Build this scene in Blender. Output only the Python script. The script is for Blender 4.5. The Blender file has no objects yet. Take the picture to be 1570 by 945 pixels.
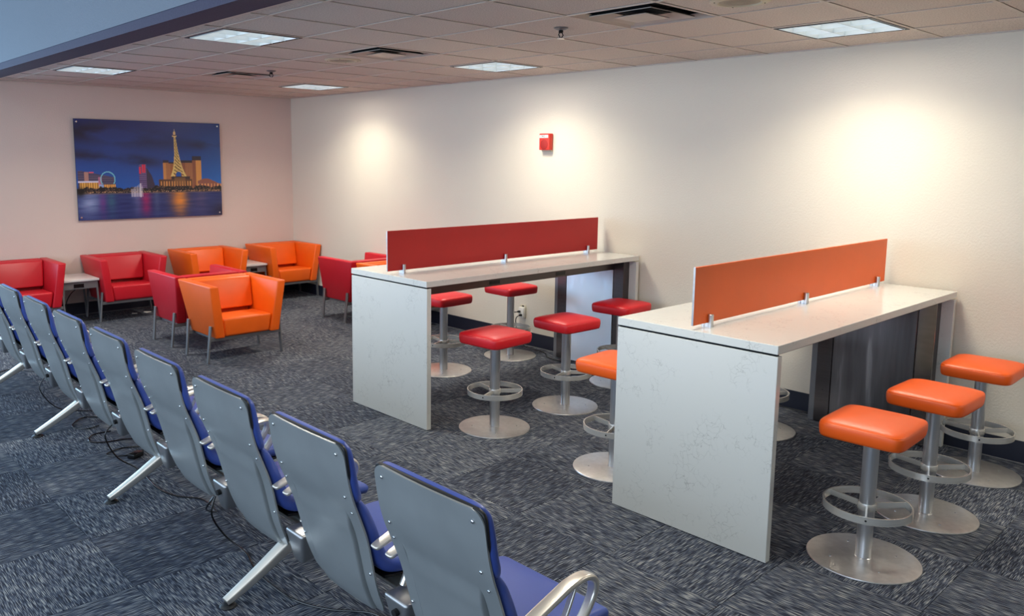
import bpy, bmesh, math, random
import numpy as np
from mathutils import Vector, Matrix
random.seed(7)
PI = math.pi
S = bpy.context.scene
COL = S.collection

# ------------------------------------------------------------------ camera
cam_d = bpy.data.cameras.new('camera')
cam = bpy.data.objects.new('camera', cam_d); COL.objects.link(cam)
cam_d.sensor_width = 36.0
cam_d.lens = 1244.67 * 36 / 1570
cam_d.shift_x = 0.0408
cam_d.shift_y = -0.0359
cam_d.clip_start = 0.05
R_ = Vector((0.7376337, -0.6751445, 0.0087411))
U_ = Vector((0.0861350, 0.1069317, 0.9905283))
F_ = Vector((0.6696845, 0.7298942, -0.1370300))
m = Matrix.Identity(4)
for i in range(3):
    m[i][0] = R_[i]; m[i][1] = U_[i]; m[i][2] = -F_[i]
m[0][3], m[1][3], m[2][3] = -5.9956, -10.3046, 1.9079
cam.matrix_world = m
S.camera = cam

# ------------------------------------------------------------------ light
S.view_settings.view_transform = 'Standard'
S.view_settings.look = 'None'
S.view_settings.gamma = 1.0
S.view_settings.use_curve_mapping = False
S.view_settings.exposure = 0.0
W = bpy.data.worlds.new('world'); S.world = W; W.use_nodes = True
W.node_tree.nodes['Background'].inputs[0].default_value = (0.55, 0.72, 1.0, 1)
W.node_tree.nodes['Background'].inputs[1].default_value = 0.6

TILE = 0.6096
H = 2.724                       # ceiling over the lounge
GX = lambda p: (p - 4.849) * TILE
GY = lambda q: (q - 11.681) * TILE
EDGE = -3.73                    # where the low ceiling ends
# recessed 2x2 fixtures as (column, row) of the ceiling grid
LIGHTS = [(3, 3), (3, -2), (3, 8), (-1, 3), (-1, 8), (-1, -2), (3, -7)]

def area(name, loc, rot, sx, sy, power, color, spread=180):
    d = bpy.data.lights.new(name, 'AREA'); d.shape = 'RECTANGLE'
    d.size = sx; d.size_y = sy; d.energy = power; d.color = color
    d.spread = math.radians(spread)
    o = bpy.data.objects.new(name, d); COL.objects.link(o)
    o.location = loc; o.rotation_euler = rot
    return o
for (p, q) in LIGHTS:
    area('ceiling_lamp_light', (GX(p) + TILE/2, GY(q) + TILE/2, H - 0.035), (0, 0, 0), 0.5, 0.5, 20, (1.0, 0.95, 0.79), 138)
    area('ceiling_lamp_glow', (GX(p) + TILE/2, GY(q) + TILE/2, H - 0.034), (0, 0, 0), 0.5, 0.5, 11, (1.0, 0.91, 0.84), 180)
# daylight through the concourse windows on the left
area('window_daylight', (-9.42, -5.2, 1.9), (0, -PI/2, 0), 2.3, 14.0, 420, (0.62, 0.79, 1.0))
area('window_daylight', (-6.7, 2.98, 1.75), (-PI/2, 0, 0), 5.2, 2.5, 290, (0.40, 0.68, 1.0))
area('concourse_lamp_light', (-6.8, -6.0, 3.9), (0, 0, 0), 1.5, 8.0, 60, (0.80, 0.88, 1.0))

# ------------------------------------------------------------------ helpers
def tag(o, label=None, cat=None, group=None, kind=None):
    if label: o['label'] = label
    if cat: o['category'] = cat
    if group: o['group'] = group
    if kind: o['kind'] = kind
    return o

def thing(name, label, cat, loc=(0, 0, 0), rz=0, group=None):
    o = bpy.data.objects.new(name, None); COL.objects.link(o)
    o.empty_display_size = 0.1
    o.location = loc; o.rotation_euler = (0, 0, rz)
    return tag(o, label, cat, group)

def mesh_of(name, bm, mat, angle=35):
    me = bpy.data.meshes.new(name)
    bmesh.ops.recalc_face_normals(bm, faces=bm.faces)
    bm.to_mesh(me); bm.free()
    for p in me.polygons: p.use_smooth = True
    me.set_sharp_from_angle(angle=math.radians(angle))
    if mat: me.materials.append(mat)
    return me

def link(name, me, parent=None, loc=(0, 0, 0), rot=(0, 0, 0)):
    o = bpy.data.objects.new(name, me); COL.objects.link(o)
    o.parent = parent; o.location = loc; o.rotation_euler = rot
    return o

def obj(name, bm, mat, parent=None, loc=(0, 0, 0), rot=(0, 0, 0), angle=35):
    return link(name, mesh_of(name, bm, mat, angle), parent, loc, rot)

def structure(name, bm, mat):
    return tag(obj(name, bm, mat), kind='structure')

def copy_tree(o, parent=None):
    c = o.copy(); COL.objects.link(c); c.parent = parent
    for ch in list(o.children): copy_tree(ch, c)
    return c

def bevel_all(bm, geom_verts, w, seg=2):
    es = set()
    for v in geom_verts:
        for e in v.link_edges: es.add(e)
    bmesh.ops.bevel(bm, geom=list(es), offset=w, segments=seg, affect='EDGES', profile=0.5)

def box(x0, x1, y0, y1, z0, z1, bev=0, seg=2, bm=None):
    return hexa([(x0, y0, z0), (x1, y0, z0), (x1, y1, z0), (x0, y1, z0),
                 (x0, y0, z1), (x1, y0, z1), (x1, y1, z1), (x0, y1, z1)], bev, seg, bm)

def hexa(c, bev=0, seg=2, bm=None):
    """eight corners: bottom ring then top ring"""
    bm = bm or bmesh.new()
    v = [bm.verts.new(p) for p in c]
    for f in ((3, 2, 1, 0), (4, 5, 6, 7), (0, 1, 5, 4), (1, 2, 6, 5), (2, 3, 7, 6), (3, 0, 4, 7)):
        bm.faces.new([v[i] for i in f])
    if bev: bevel_all(bm, v, bev, seg)
    return bm

def ring_loft(rings, bm=None, cap=True, closed=False):
    bm = bm or bmesh.new()
    vs = [[bm.verts.new(p) for p in r] for r in rings]
    n = len(vs[0]); k = len(vs)
    for i in range(k if closed else k - 1):
        a, b = vs[i], vs[(i + 1) % k]
        for j in range(n):
            bm.faces.new((a[j], a[(j+1) % n], b[(j+1) % n], b[j]))
    if cap and not closed:
        bm.faces.new(list(reversed(vs[0]))); bm.faces.new(vs[-1])
    return bm

def tube(pts, r, n=8, bm=None, closed=False):
    pts = [Vector(p) for p in pts]; rings = []
    up = None; k = len(pts)
    for i, p in enumerate(pts):
        if closed: t = pts[(i+1) % k] - pts[i-1]
        else: t = pts[min(i+1, k-1)] - pts[max(i-1, 0)]
        t.normalize()
        if up is None:
            up = t.orthogonal().normalized()
        up = (up - t * up.dot(t)).normalized(); b = t.cross(up)
        rings.append([p + (up*math.cos(2*PI*j/n) + b*math.sin(2*PI*j/n)) * r for j in range(n)])
    return ring_loft(rings, bm, True, closed)

def lathe(prof, n=32, c=(0, 0), bm=None):
    """profile [(radius, z)] bottom to top, around a vertical axis"""
    rings = [[(c[0] + r*math.cos(2*PI*j/n), c[1] + r*math.sin(2*PI*j/n), z) for j in range(n)] for r, z in prof]
    return ring_loft(rings, bm)

def rrect(w, t, r, seg=3):
    """rounded rectangle outline in (across, normal)"""
    out = []
    r = min(r, w/2*0.999, t/2*0.999)
    for cx, cz, a0 in ((w/2-r, t/2-r, 0), (-w/2+r, t/2-r, PI/2), (-w/2+r, -t/2+r, PI), (w/2-r, -t/2+r, 3*PI/2)):
        for k in range(seg + 1):
            a = a0 + PI/2*k/seg
            out.append((cx + r*math.cos(a), cz + r*math.sin(a)))
    return out

def smooth_path(pts, n):
    """Catmull-Rom through points with any number of components"""
    pts = [tuple(p) for p in pts]
    P = [pts[0]] + pts + [pts[-1]]; out = []
    segs = len(pts) - 1
    for i in range(n):
        t = i/(n-1)*segs; k = min(int(t), segs-1); u = t-k
        a, b, c, d = P[k], P[k+1], P[k+2], P[k+3]
        out.append(tuple(0.5*((2*b[j]) + (-a[j]+c[j])*u + (2*a[j]-5*b[j]+4*c[j]-d[j])*u*u + (-a[j]+3*b[j]-3*c[j]+d[j])*u**3) for j in range(len(b))))
    return out

def strap(path, n=24, rad=0.4, y0=0.0, endround=0.0, seg=3):
    """loft along a path in the XZ plane; path entries (x, z, width along y, thickness)"""
    P = smooth_path(path, n); rings = []
    for i, (x, z, w, t) in enumerate(P):
        a = P[max(i-1, 0)]; b = P[min(i+1, n-1)]
        tx, tz = b[0]-a[0], b[1]-a[1]; l = math.hypot(tx, tz) or 1
        nx, nz = -tz/l, tx/l
        rings.append([(x + nx*q, y0 + p, z + nz*q) for p, q in rrect(w, t, rad*t, seg)])
    if endround:
        def shrink(r, f, shift):
            c = Vector((0, 0, 0))
            for p in r: c += Vector(p)
            c /= len(r)
            return [tuple(c + (Vector(p) - c)*f + shift) for p in r]
        d0 = Vector((P[0][0]-P[1][0], 0, P[0][1]-P[1][1])).normalized()
        d1 = Vector((P[-1][0]-P[-2][0], 0, P[-1][1]-P[-2][1])).normalized()
        pre = [shrink(rings[0], f, d0*endround*s) for f, s in ((0.80, 1.0), (0.93, 0.75), (0.985, 0.35))]
        post = [shrink(rings[-1], f, d1*endround*s) for f, s in ((0.985, 0.35), (0.93, 0.75), (0.80, 1.0))]
        rings = pre + rings + post
    return ring_loft(rings)

# ------------------------------------------------------------------ materials
def srgb(r, g, b):
    f = lambda c: ((c/255)/12.92 if c/255 <= 0.04045 else ((c/255 + 0.055)/1.055)**2.4)
    return (f(r), f(g), f(b), 1)

class NT:
    def __init__(s, name):
        s.m = bpy.data.materials.new(name); s.m.use_nodes = True
        s.t = s.m.node_tree; s.b = s.t.nodes['Principled BSDF']
    def n(s, typ, **k):
        o = s.t.nodes.new(typ)
        for a, v in k.items(): setattr(o, a, v)
        return o
    def l(s, a, b): s.t.links.new(a, b)
    def coord(s, scale=(1, 1, 1), kind='Object'):
        tc = s.n('ShaderNodeTexCoord'); mp = s.n('ShaderNodeMapping')
        mp.inputs['Scale'].default_value = scale
        s.l(tc.outputs[kind], mp.inputs['Vector'])
        return mp.outputs[0]
    def noise(s, vec, scale, detail=2, rough=0.5):
        o = s.n('ShaderNodeTexNoise'); o.inputs['Scale'].default_value = scale
        o.inputs['Detail'].default_value = detail; o.inputs['Roughness'].default_value = rough
        if vec is not None: s.l(vec, o.inputs['Vector'])
        return o.outputs['Fac']
    def ramp(s, fac, stops):
        o = s.n('ShaderNodeValToRGB'); e = o.color_ramp.elements
        while len(e) < len(stops): e.new(0.5)
        for i, (p, c) in enumerate(stops):
            e[i].position = p; e[i].color = c
        s.l(fac, o.inputs['Fac']); return o.outputs['Color']
    def bump(s, h, strength=0.3, dist=0.01):
        o = s.n('ShaderNodeBump'); o.inputs['Strength'].default_value = strength
        o.inputs['Distance'].default_value = dist
        s.l(h, o.inputs['Height']); s.l(o.outputs[0], s.b.inputs['Normal'])
    def set(s, **k):
        for a, v in k.items():
            s.b.inputs[a.replace('_', ' ')].default_value = v
        return s

def plain(name, col, rough=0.5, metal=0.0, bumps=None, vary=0.04, **k):
    t = NT(name)
    v = t.coord()
    c0 = tuple(max(0, x*(1-vary)) for x in col[:3]) + (1,); c1 = tuple(min(1, x*(1+vary)) for x in col[:3]) + (1,)
    t.l(t.ramp(t.noise(v, 6, 3), [(0.3, c0), (0.7, c1)]), t.b.inputs['Base Color'])
    t.set(Roughness=rough, Metallic=metal)
    for a, x in k.items(): t.b.inputs[a.replace('_', ' ')].default_value = x
    if bumps: t.bump(t.noise(v, bumps[0], 2), bumps[1], bumps[2])
    return t.m

def wall_mat(name, col):
    t = NT(name); v = t.coord()
    c0 = tuple(x*0.97 for x in col[:3]) + (1,)
    t.l(t.ramp(t.noise(v, 1.2, 3), [(0.3, c0), (0.7, col)]), t.b.inputs['Base Color'])
    t.set(Roughness=0.72)
    t.bump(t.noise(v, 75, 3, 0.6), 0.35, 0.006)
    return t.m

M = {}
M['wall'] = wall_mat('painted_wall', srgb(216, 207, 190))
M['wall_back'] = wall_mat('painted_back_wall', srgb(214, 194, 184))
M['blue_wall'] = wall_mat('blue_grey_paint', srgb(104, 112, 124))
M['navy_soffit'] = wall_mat('navy_paint', srgb(50, 44, 70))
M['base'] = plain('navy_vinyl_base', srgb(24, 28, 44), 0.45)
M['base_lip'] = plain('grey_vinyl_edge', srgb(105, 105, 108), 0.5)
M['metal_paint'] = plain('silver_powder_coat', srgb(128, 128, 130), 0.4, 0.5)
M['red'] = plain('red_leatherette', srgb(196, 22, 38), 0.42, bumps=(260, 0.12, 0.002), vary=0.03)
M['orange'] = plain('orange_leatherette', srgb(240, 98, 8), 0.42, bumps=(260, 0.12, 0.002), vary=0.03)
M['red_stool'] = plain('red_vinyl', srgb(205, 24, 34), 0.42, bumps=(200, 0.08, 0.002), vary=0.03)
M['orange_stool'] = plain('orange_vinyl', srgb(234, 90, 12), 0.42, bumps=(200, 0.08, 0.002), vary=0.03)
M['blue'] = plain('blue_vinyl', srgb(56, 78, 154), 0.42, bumps=(220, 0.08, 0.002), vary=0.03)
M['black'] = plain('black_rubber', srgb(16, 17, 19), 0.45)
M['black_gloss'] = plain('black_plastic', srgb(14, 14, 15), 0.25)
M['void'] = plain('dark_void', srgb(10, 9, 9), 0.9)
M['plastic_white'] = plain('white_plastic', srgb(225, 222, 212), 0.4)
M['beige_plate'] = plain('beige_plate', srgb(190, 180, 155), 0.45)
M['alu'] = plain('polished_aluminium', srgb(222, 216, 206), 0.28, 0.8, vary=0.03)
M['cast'] = plain('cast_aluminium', srgb(170, 170, 170), 0.34, 0.85, vary=0.05)
M['screw'] = plain('screw_steel', srgb(210, 210, 210), 0.25, 1.0)
M['alarm'] = plain('red_alarm_plastic', srgb(205, 42, 20), 0.4)
M['alarm_dark'] = plain('red_grille', srgb(150, 24, 16), 0.6, bumps=(700, 0.6, 0.002))
M['label'] = plain('label_white', srgb(230, 228, 226), 0.5)
M['paper'] = plain('paper', srgb(235, 230, 220), 0.8)
M['shell'] = plain('grey_shell_lacquer', srgb(140, 144, 144), 0.32, 0.25, bumps=(900, 0.05, 0.001), vary=0.05)
M['grid'] = plain('grid_bar_white', srgb(196, 184, 172), 0.5)
M['vent'] = plain('vent_enamel', srgb(186, 172, 160), 0.45)
M['side_top'] = plain('white_table_laminate', srgb(222, 218, 216), 0.3)

def steel(name, col, rough, scale=(3, 3, 160), aniso=0.5, bump=0.03, metal=1.0):
    t = NT(name); v = t.coord(scale)
    n = t.noise(v, 4, 3)
    c0 = tuple(x*0.86 for x in col[:3]) + (1,)
    t.l(t.ramp(n, [(0.3, c0), (0.7, col)]), t.b.inputs['Base Color'])
    t.set(Roughness=rough, Metallic=metal)
    t.bump(n, bump, 0.002)
    return t.m
M['steel_post'] = steel('brushed_steel_post', srgb(205, 205, 206), 0.30, (60, 60, 2), metal=0.85)
M['steel_ring'] = steel('polished_steel_ring', srgb(225, 222, 214), 0.24, (2, 2, 14), bump=0.0, metal=0.62)
M['steel_polished'] = steel('polished_steel_post', srgb(200, 190, 180), 0.13, (2, 2, 8), bump=0.0)
M['steel_plate'] = steel('satin_steel_plate', srgb(214, 211, 208), 0.32, (8, 8, 8), bump=0.0, metal=0.8)
M['steel_frame'] = steel('brushed_steel_frame', srgb(104, 97, 95), 0.33, (2, 2, 60))
# mirror-like cladding with gentle dents
t = NT('polished_steel_cladding'); v = t.coord((1, 1.6, 0.8))
t.set(Base_Color=srgb(232, 238, 244), Metallic=1.0, Roughness=0.42, Anisotropic=0.85, Anisotropic_Rotation=0.25)
tg = t.n('ShaderNodeTangent', direction_type='RADIAL', axis='Z'); t.l(tg.outputs[0], t.b.inputs['Tangent'])
t.bump(t.noise(v, 3.2, 2), 0.35, 0.03); M['mirror'] = t.m
t = NT('dark_streaked_steel_cladding'); v = t.coord((1, 9, 0.7))
t.l(t.ramp(t.noise(v, 1.6, 3), [(0.35, srgb(112, 106, 104)), (0.62, srgb(132, 126, 124)), (0.72, srgb(180, 174, 170))]), t.b.inputs['Base Color'])  # dark base colour with paler vertical streaks
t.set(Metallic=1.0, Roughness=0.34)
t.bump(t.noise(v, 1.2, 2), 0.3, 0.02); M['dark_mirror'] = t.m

# quartz: pale with sparse short veins
def quartz(name, base, rough):
    t = NT(name); v = t.coord()
    wn = t.n('ShaderNodeTexNoise'); wn.inputs['Scale'].default_value = 9; wn.inputs['Detail'].default_value = 4
    t.l(v, wn.inputs['Vector'])
    mix = t.n('ShaderNodeMixRGB'); mix.blend_type = 'ADD'; mix.inputs[0].default_value = 0.13
    t.l(v, mix.inputs[1]); t.l(wn.outputs['Color'], mix.inputs[2])
    vo = t.n('ShaderNodeTexVoronoi', feature='DISTANCE_TO_EDGE'); vo.inputs['Scale'].default_value = 24
    t.l(mix.outputs[0], vo.inputs['Vector'])
    lines = t.ramp(vo.outputs['Distance'], [(0.0, (1, 1, 1, 1)), (0.03, (0, 0, 0, 1))])
    gate = t.ramp(t.noise(v, 7, 3, 0.6), [(0.50, (0, 0, 0, 1)), (0.60, (1, 1, 1, 1))])
    mu = t.n('ShaderNodeMixRGB'); mu.blend_type = 'MULTIPLY'; mu.inputs[0].default_value = 1
    t.l(lines, mu.inputs[1]); t.l(gate, mu.inputs[2])
    mc = t.n('ShaderNodeMixRGB'); mc.inputs[1].default_value = base
    mc.inputs[2].default_value = tuple(x*0.55 for x in base[:3]) + (1,)
    sc = t.n('ShaderNodeMath', operation='MULTIPLY'); sc.inputs[1].default_value = 0.75
    t.l(mu.outputs[0], sc.inputs[0]); t.l(sc.outputs[0], mc.inputs[0])
    t.l(mc.outputs[0], t.b.inputs['Base Color'])
    t.set(Roughness=rough)
    return t.m
M['quartz'] = quartz('white_quartz', srgb(206, 206, 200), 0.16)
M['quartz_edge'] = quartz('cream_quartz_edge', srgb(205, 190, 172), 0.4)

# ceiling tile: fissured mineral board
t = NT('mineral_ceiling_tile'); v = t.coord()
n1 = t.noise(v, 130, 3, 0.7)
t.l(t.ramp(n1, [(0.32, srgb(168, 158, 150)), (0.5, srgb(205, 194, 184)), (0.7, srgb(220, 209, 198))]), t.b.inputs['Base Color'])
t.set(Roughness=0.9); t.bump(n1, 0.5, 0.004); M['ctile'] = t.m

# carpet: short heathered streaks along each tile's own Y axis
def carpet(name, whole=False):
    t = NT(name)
    tc = t.n('ShaderNodeTexCoord'); oi = t.n('ShaderNodeObjectInfo')
    off = t.n('ShaderNodeVectorMath', operation='SCALE'); off.inputs[0].default_value = (37, 53, 0)
    t.l(oi.outputs['Random'], off.inputs['Scale'])
    add = t.n('ShaderNodeVectorMath', operation='ADD')
    t.l(tc.outputs['Object'], add.inputs[0]); t.l(off.outputs[0], add.inputs[1])
    mp = t.n('ShaderNodeMapping'); mp.inputs['Scale'].default_value = (330, 15, 1)
    t.l(add.outputs[0], mp.inputs['Vector'])
    a = t.noise(mp.outputs[0], 1.0, 1, 0.5)
    mp2 = t.n('ShaderNodeMapping'); mp2.inputs['Scale'].default_value = (120, 8, 1)
    t.l(add.outputs[0], mp2.inputs['Vector'])
    b = t.noise(mp2.outputs[0], 1.0, 2, 0.5)
    s = t.n('ShaderNodeMath', operation='MULTIPLY_ADD'); s.inputs[1].default_value = 0.30
    sa = t.n('ShaderNodeMath', operation='MULTIPLY'); sa.inputs[1].default_value = 0.74
    t.l(a, sa.inputs[0]); t.l(b, s.inputs[0]); t.l(sa.outputs[0], s.inputs[2])
    rr = t.n('ShaderNodeMath', operation='MULTIPLY_ADD'); rr.inputs[1].default_value = 0.05; rr.inputs[2].default_value = -0.03
    t.l(oi.outputs['Random'], rr.inputs[0])
    s2 = t.n('ShaderNodeMath', operation='ADD'); t.l(s.outputs[0], s2.inputs[0]); t.l(rr.outputs[0], s2.inputs[1])
    t.l(t.ramp(s2.outputs[0], [(0.42, srgb(14, 18, 31)), (0.50, srgb(31, 39, 58)), (0.56, srgb(74, 82, 98)), (0.68, srgb(150, 151, 148))]), t.b.inputs['Base Color'])
    t.set(Roughness=0.95)
    t.bump(s2.outputs[0], 0.35, 0.002)
    return t.m
M['carpet'] = carpet('streaked_carpet')

t = NT('diffuser_glow')
t.set(Base_Color=(0.9, 0.95, 1, 1), Roughness=0.6)
v = t.coord()
em = t.ramp(t.noise(v, 9, 2), [(0.3, (0.78, 0.90, 0.93, 1)), (0.7, (1.0, 1.0, 1.0, 1))])
t.l(em, t.b.inputs['Emission Color']); t.b.inputs['Emission Strength'].default_value = 1.15
M['glow'] = t.m
M['louvre'] = plain('white_louvre', srgb(215, 222, 222), 0.4)

# ------------------------------------------------------------------ room shell
fl = structure('floor', box(-9.6, 0.15, -14.0, 3.2, -0.12, -0.006), M['carpet'])
tile_me = mesh_of('carpet_tile', box(-0.3038, 0.3038, -0.3038, 0.3038, -0.006, 0.0, 0.0012, 1), M['carpet'])
fx0, fy0 = -4.79, -6.18
for i in range(-2, 9):
    for j in range(-7, 11):
        x = fx0 + (i + 0.5)*TILE; y = fy0 + (j + 0.5)*TILE
        x0, x1 = x - TILE/2, min(x + TILE/2, -0.012)
        y0, y1 = y - TILE/2, min(y + TILE/2, -0.012)
        rot = PI/2 * ((i + j) % 2) + (PI if random.random() < 0.5 else 0)
        if x1 < x + TILE/2 - 1e-4 or y1 < y + TILE/2 - 1e-4:
            if x1 - x0 < 0.03 or y1 - y0 < 0.03: continue
            if (i + j) % 2:   # keep streak direction: build rotated
                bm = box(y0 + .001, y1 - .001, -x1 + .001, -x0 - .001, -0.006, 0.0, 0.0012, 1)
                link('carpet_tile', mesh_of('carpet_tile', bm, M['carpet']), fl, (0, 0, 0), (0, 0, PI/2))
            else:
                bm = box(x0 + .001, x1 - .001, y0 + .001, y1 - .001, -0.006, 0.0, 0.0012, 1)
                link('carpet_tile', mesh_of('carpet_tile', bm, M['carpet']), fl)
        else:
            link('carpet_tile', tile_me, fl, (x, y, 0), (0, 0, rot))

structure('wall_right', box(0, 0.14, -14.0, 0.14, 0, 4.1), M['wall'])
structure('wall_back', box(-3.95, 0, 0, 0.14, 0, 4.1), M['wall_back'])
structure('wall_front', box(-9.6, 0.14, -14.14, -14.0, 0, 4.1), M['wall'])
wf = structure('wall_far', box(-9.6, -3.81, 3.06, 3.2, 0, 0.5), M['wall'])
obj('header', box(-9.6, -3.81, 3.06, 3.2, 3.0, 4.1), M['wall'], wf)
w2 = tag(obj('window_2', box(-9.6, -3.81, 3.1, 3.16, 0.5, 0.56), M['metal_paint']), kind='structure')
for k in range(5):
    obj('mullion', box(-9.4 + 1.35*k, -9.34 + 1.35*k, 3.1, 3.16, 0.56, 3.0), M['metal_paint'], w2)
structure('wall_side', box(-3.95, -3.81, 0.14, 3.2, 0, 4.1), M['wall'])
wl = structure('wall_left', box(-9.74, -9.6, -14.0, 3.2, 0, 0.55), M['wall'])
obj('header', box(-9.74, -9.6, -14.0, 3.2, 3.15, 4.1), M['wall'], wl)
wn = tag(obj('window_1', box(-9.7, -9.62, -14.0, 3.2, 0.55, 0.62), M['metal_paint']), kind='structure')
for k in range(13):
    y = -13.6 + k*1.35
    obj('mullion', box(-9.7, -9.62, y - .03, y + .03, 0.62, 3.15), M['metal_paint'], wn)

# ceilings
ce = structure('ceiling', box(EDGE + 0.01, 0.0, -14.0, 0.0, H + 0.30, H + 0.34), M['void'])
ctile_me = mesh_of('ceiling_tile', box(-0.296, 0.296, -0.296, 0.296, 0, 0.015, 0.004, 1), M['ctile'])
VENTS = [(1, -1), (1, 3), (1, 7)]
rows = range(-9, 12)
for p in range(-2, 5):
    for q in rows:
        if (p, q) in LIGHTS or (p, q) in VENTS: continue
        xa, xb = max(GX(p), EDGE + 0.008), min(GX(p + 1), -0.004)
        ya, yb = GY(q), min(GY(q + 1), -0.004)
        if xb - xa < TILE - 0.01 or yb - ya < TILE - 0.01:
            bm = box(xa + .007, xb - .007, ya + .007, yb - .007, H + 0.004, H + 0.019, 0.004, 1)
            obj('ceiling_tile', bm, M['ctile'], ce)
        else:
            link('ceiling_tile', ctile_me, ce, (GX(p) + TILE/2, GY(q) + TILE/2, H + 0.004), (0, 0, PI/2*random.randint(0, 3)))
for p in range(-1, 5):
    obj('grid_bar', box(GX(p) - .0115, GX(p) + .0115, -13.9, -0.002, H - 0.001, H + 0.0025), M['grid'], ce)
for q in list(rows)[1:]:
    cross = bmesh.new()
    for p in range(-2, 5):
        xa, xb = max(GX(p) + .0117, EDGE + .008), min(GX(p + 1) - .0117, -0.002)
        box(xa, xb, GY(q) - .0115, GY(q) + .0115, H - 0.001, H + 0.0025, bm=cross)
    obj('grid_bar', cross, M['grid'], ce)
tag(obj('wall_moulding', box(-0.022, -0.001, -13.9, -0.001, H - 0.003, H + 0.004), M['grid'], ce))
obj('wall_moulding', box(EDGE + .01, -0.023, -0.022, -0.001, H - 0.003, H + 0.004), M['grid'], ce)
structure('trim_1', box(EDGE - 0.012, EDGE + 0.008, -14.0, 0.0, H - 0.012, H + 0.30), M['grid'])
structure('trim_2', box(-3.95, EDGE - 0.0125, -14.0, 0.0, H - 0.012, H + 0.05), M['navy_soffit'])
structure('wall_upper', box(-3.955, EDGE - 0.0125, -14.0, 0.0, H + 0.05, 4.1), M['blue_wall'])
structure('ceiling_high', box(-9.74, -3.81, -14.14, 3.2, 4.1, 4.2), M['wall'])

# baseboards (vinyl cove with a lighter toe edge)
b = structure('baseboard_right', box(-0.008, -0.0005, -13.9, -0.002, 0.0, 0.148), M['base'])
obj('toe_edge', box(-0.016, -0.008, -13.9, -0.018, 0.0, 0.008, 0.003, 1), M['base_lip'], b)
b = structure('baseboard_back', box(-3.94, -0.010, -0.008, -0.0005, 0.0, 0.148), M['base'])
obj('toe_edge', box(-3.94, -0.018, -0.016, -0.008, 0.0, 0.008, 0.003, 1), M['base_lip'], b)

# ------------------------------------------------------------------ ceiling fixtures
LIGHT_LABELS = {
    (3, 3): 'recessed square ceiling light in middle of row nearest right wall, above red divider desk',
    (3, -2): 'large recessed square ceiling light near right wall at upper right, above orange divider desk',
    (3, 8): 'small distant square ceiling light nearest the far corner of the room',
    (-1, 3): 'large recessed square ceiling light beside the blue bulkhead, with a dark gap on one side',
    (-1, 8): 'distant ceiling light close to bulkhead at far left, above the skyline picture',
    (-1, -2): 'recessed square ceiling light beside the bulkhead, overhead and out of the picture',
    (3, -7): 'recessed square ceiling light near right wall, behind the viewer and out of the picture'}
def make_troffer():
    t = thing('ceiling_light', '', 'ceiling light')
    a, w = 0.292, 0.012
    fr = bmesh.new()
    for x0, x1, y0, y1 in ((-a, a, -a, -a+w), (-a, a, a-w, a), (-a, -a+w, -a+w, a-w), (a-w, a, -a+w, a-w)):
        box(x0, x1, y0, y1, -0.004, 0.09, bm=fr)
    obj('housing', fr, M['black_gloss'], t)
    obj('diffuser', box(-a+.028, a-.006-w, -a+w+.006, a-w-.006, 0.030, 0.034), M['glow'], t)
    s = (2*a - 0.06)/3
    for k in range(4):
        c = -a + 0.032 + s*k
        obj('louvre_blade', box(c-.002, c+.002, -a+.018, a-.018, -0.004, 0.028), M['louvre'], t)
    for k in range(4):
        c = -a + 0.024 + (2*a - 0.048)/3*k
        obj('louvre_blade', box(-a+.034, a-.018, c-.002, c+.002, -0.005, 0.028), M['louvre'], t)
    return t
proto = make_troffer(); first = True
for pq in LIGHTS:
    o = proto if first else copy_tree(proto); first = False
    o.location = (GX(pq[0]) + TILE/2, GY(pq[1]) + TILE/2, H)
    tag(o, LIGHT_LABELS[pq], 'ceiling light', 'recessed square ceiling lights')

def make_vent():
    t = thing('ceiling_vent', '', 'air vent')
    a = 0.292
    def sq_ring(r0, z0, r1, z1, th=0.003):
        rings = []
        for r, z in ((r0, z0), (r1, z1), (r1, z1 + th), (r0, z0 + th)):
            rings.append([(-r, -r, z), (r, -r, z), (r, r, z), (-r, r, z)])
        bm = bmesh.new()
        return ring_loft(rings, bm, False, True)
    obj('backing', box(-a, a, -a, a, 0.085, 0.09), M['void'], t)  # black colour stands in for the unlit depth of the vent
    sides = bmesh.new()
    for x0, x1, y0, y1 in ((-a, a, -a, -a+.004), (-a, a, a-.004, a), (-a, -a+.004, -a+.004, a-.004), (a-.004, a, -a+.004, a-.004)):
        box(x0, x1, y0, y1, 0.032, 0.085, bm=sides)
    obj('duct', sides, M['void'], t)  # walls coloured black so the recess reads as unlit
    obj('frame', sq_ring(a + .004, -0.002, 0.272, 0.026), M['vent'], t)
    obj('louvre_ring', sq_ring(0.212, -0.004, 0.150, 0.026), M['vent'], t)
    obj('ring_shade', sq_ring(0.211, 0.0005, 0.150, 0.0305), M['void'], t)  # added black copy above the ring, painting shade on its upper side
    obj('cone_shade', box(-0.108, 0.108, -0.108, 0.108, 0.0205, 0.024), M['void'], t)  # added black plate above the pyramid, standing in for shade
    c = ring_loft([[(-r, -r, z), (r, -r, z), (r, r, z), (-r, r, z)] for r, z in ((0.112, -0.010), (0.110, -0.006), (0.05, 0.014), (0.01, 0.020))])
    obj('centre_pyramid', c, M['vent'], t)
    cr = box(-0.008, 0.008, -0.26, 0.26, 0.06, 0.075)
    box(-0.26, -0.009, -0.008, 0.008, 0.06, 0.075, bm=cr); box(0.009, 0.26, -0.008, 0.008, 0.06, 0.075, bm=cr)
    obj('cross_bar', cr, M['black'], t)
    return t
VL = ['large square ceiling air vent at top centre, nearest the viewer',
      'square ceiling air vent in the middle distance, with a round speaker beside it',
      'most distant square ceiling air vent, with a sprinkler beside it']
proto = make_vent()
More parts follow.
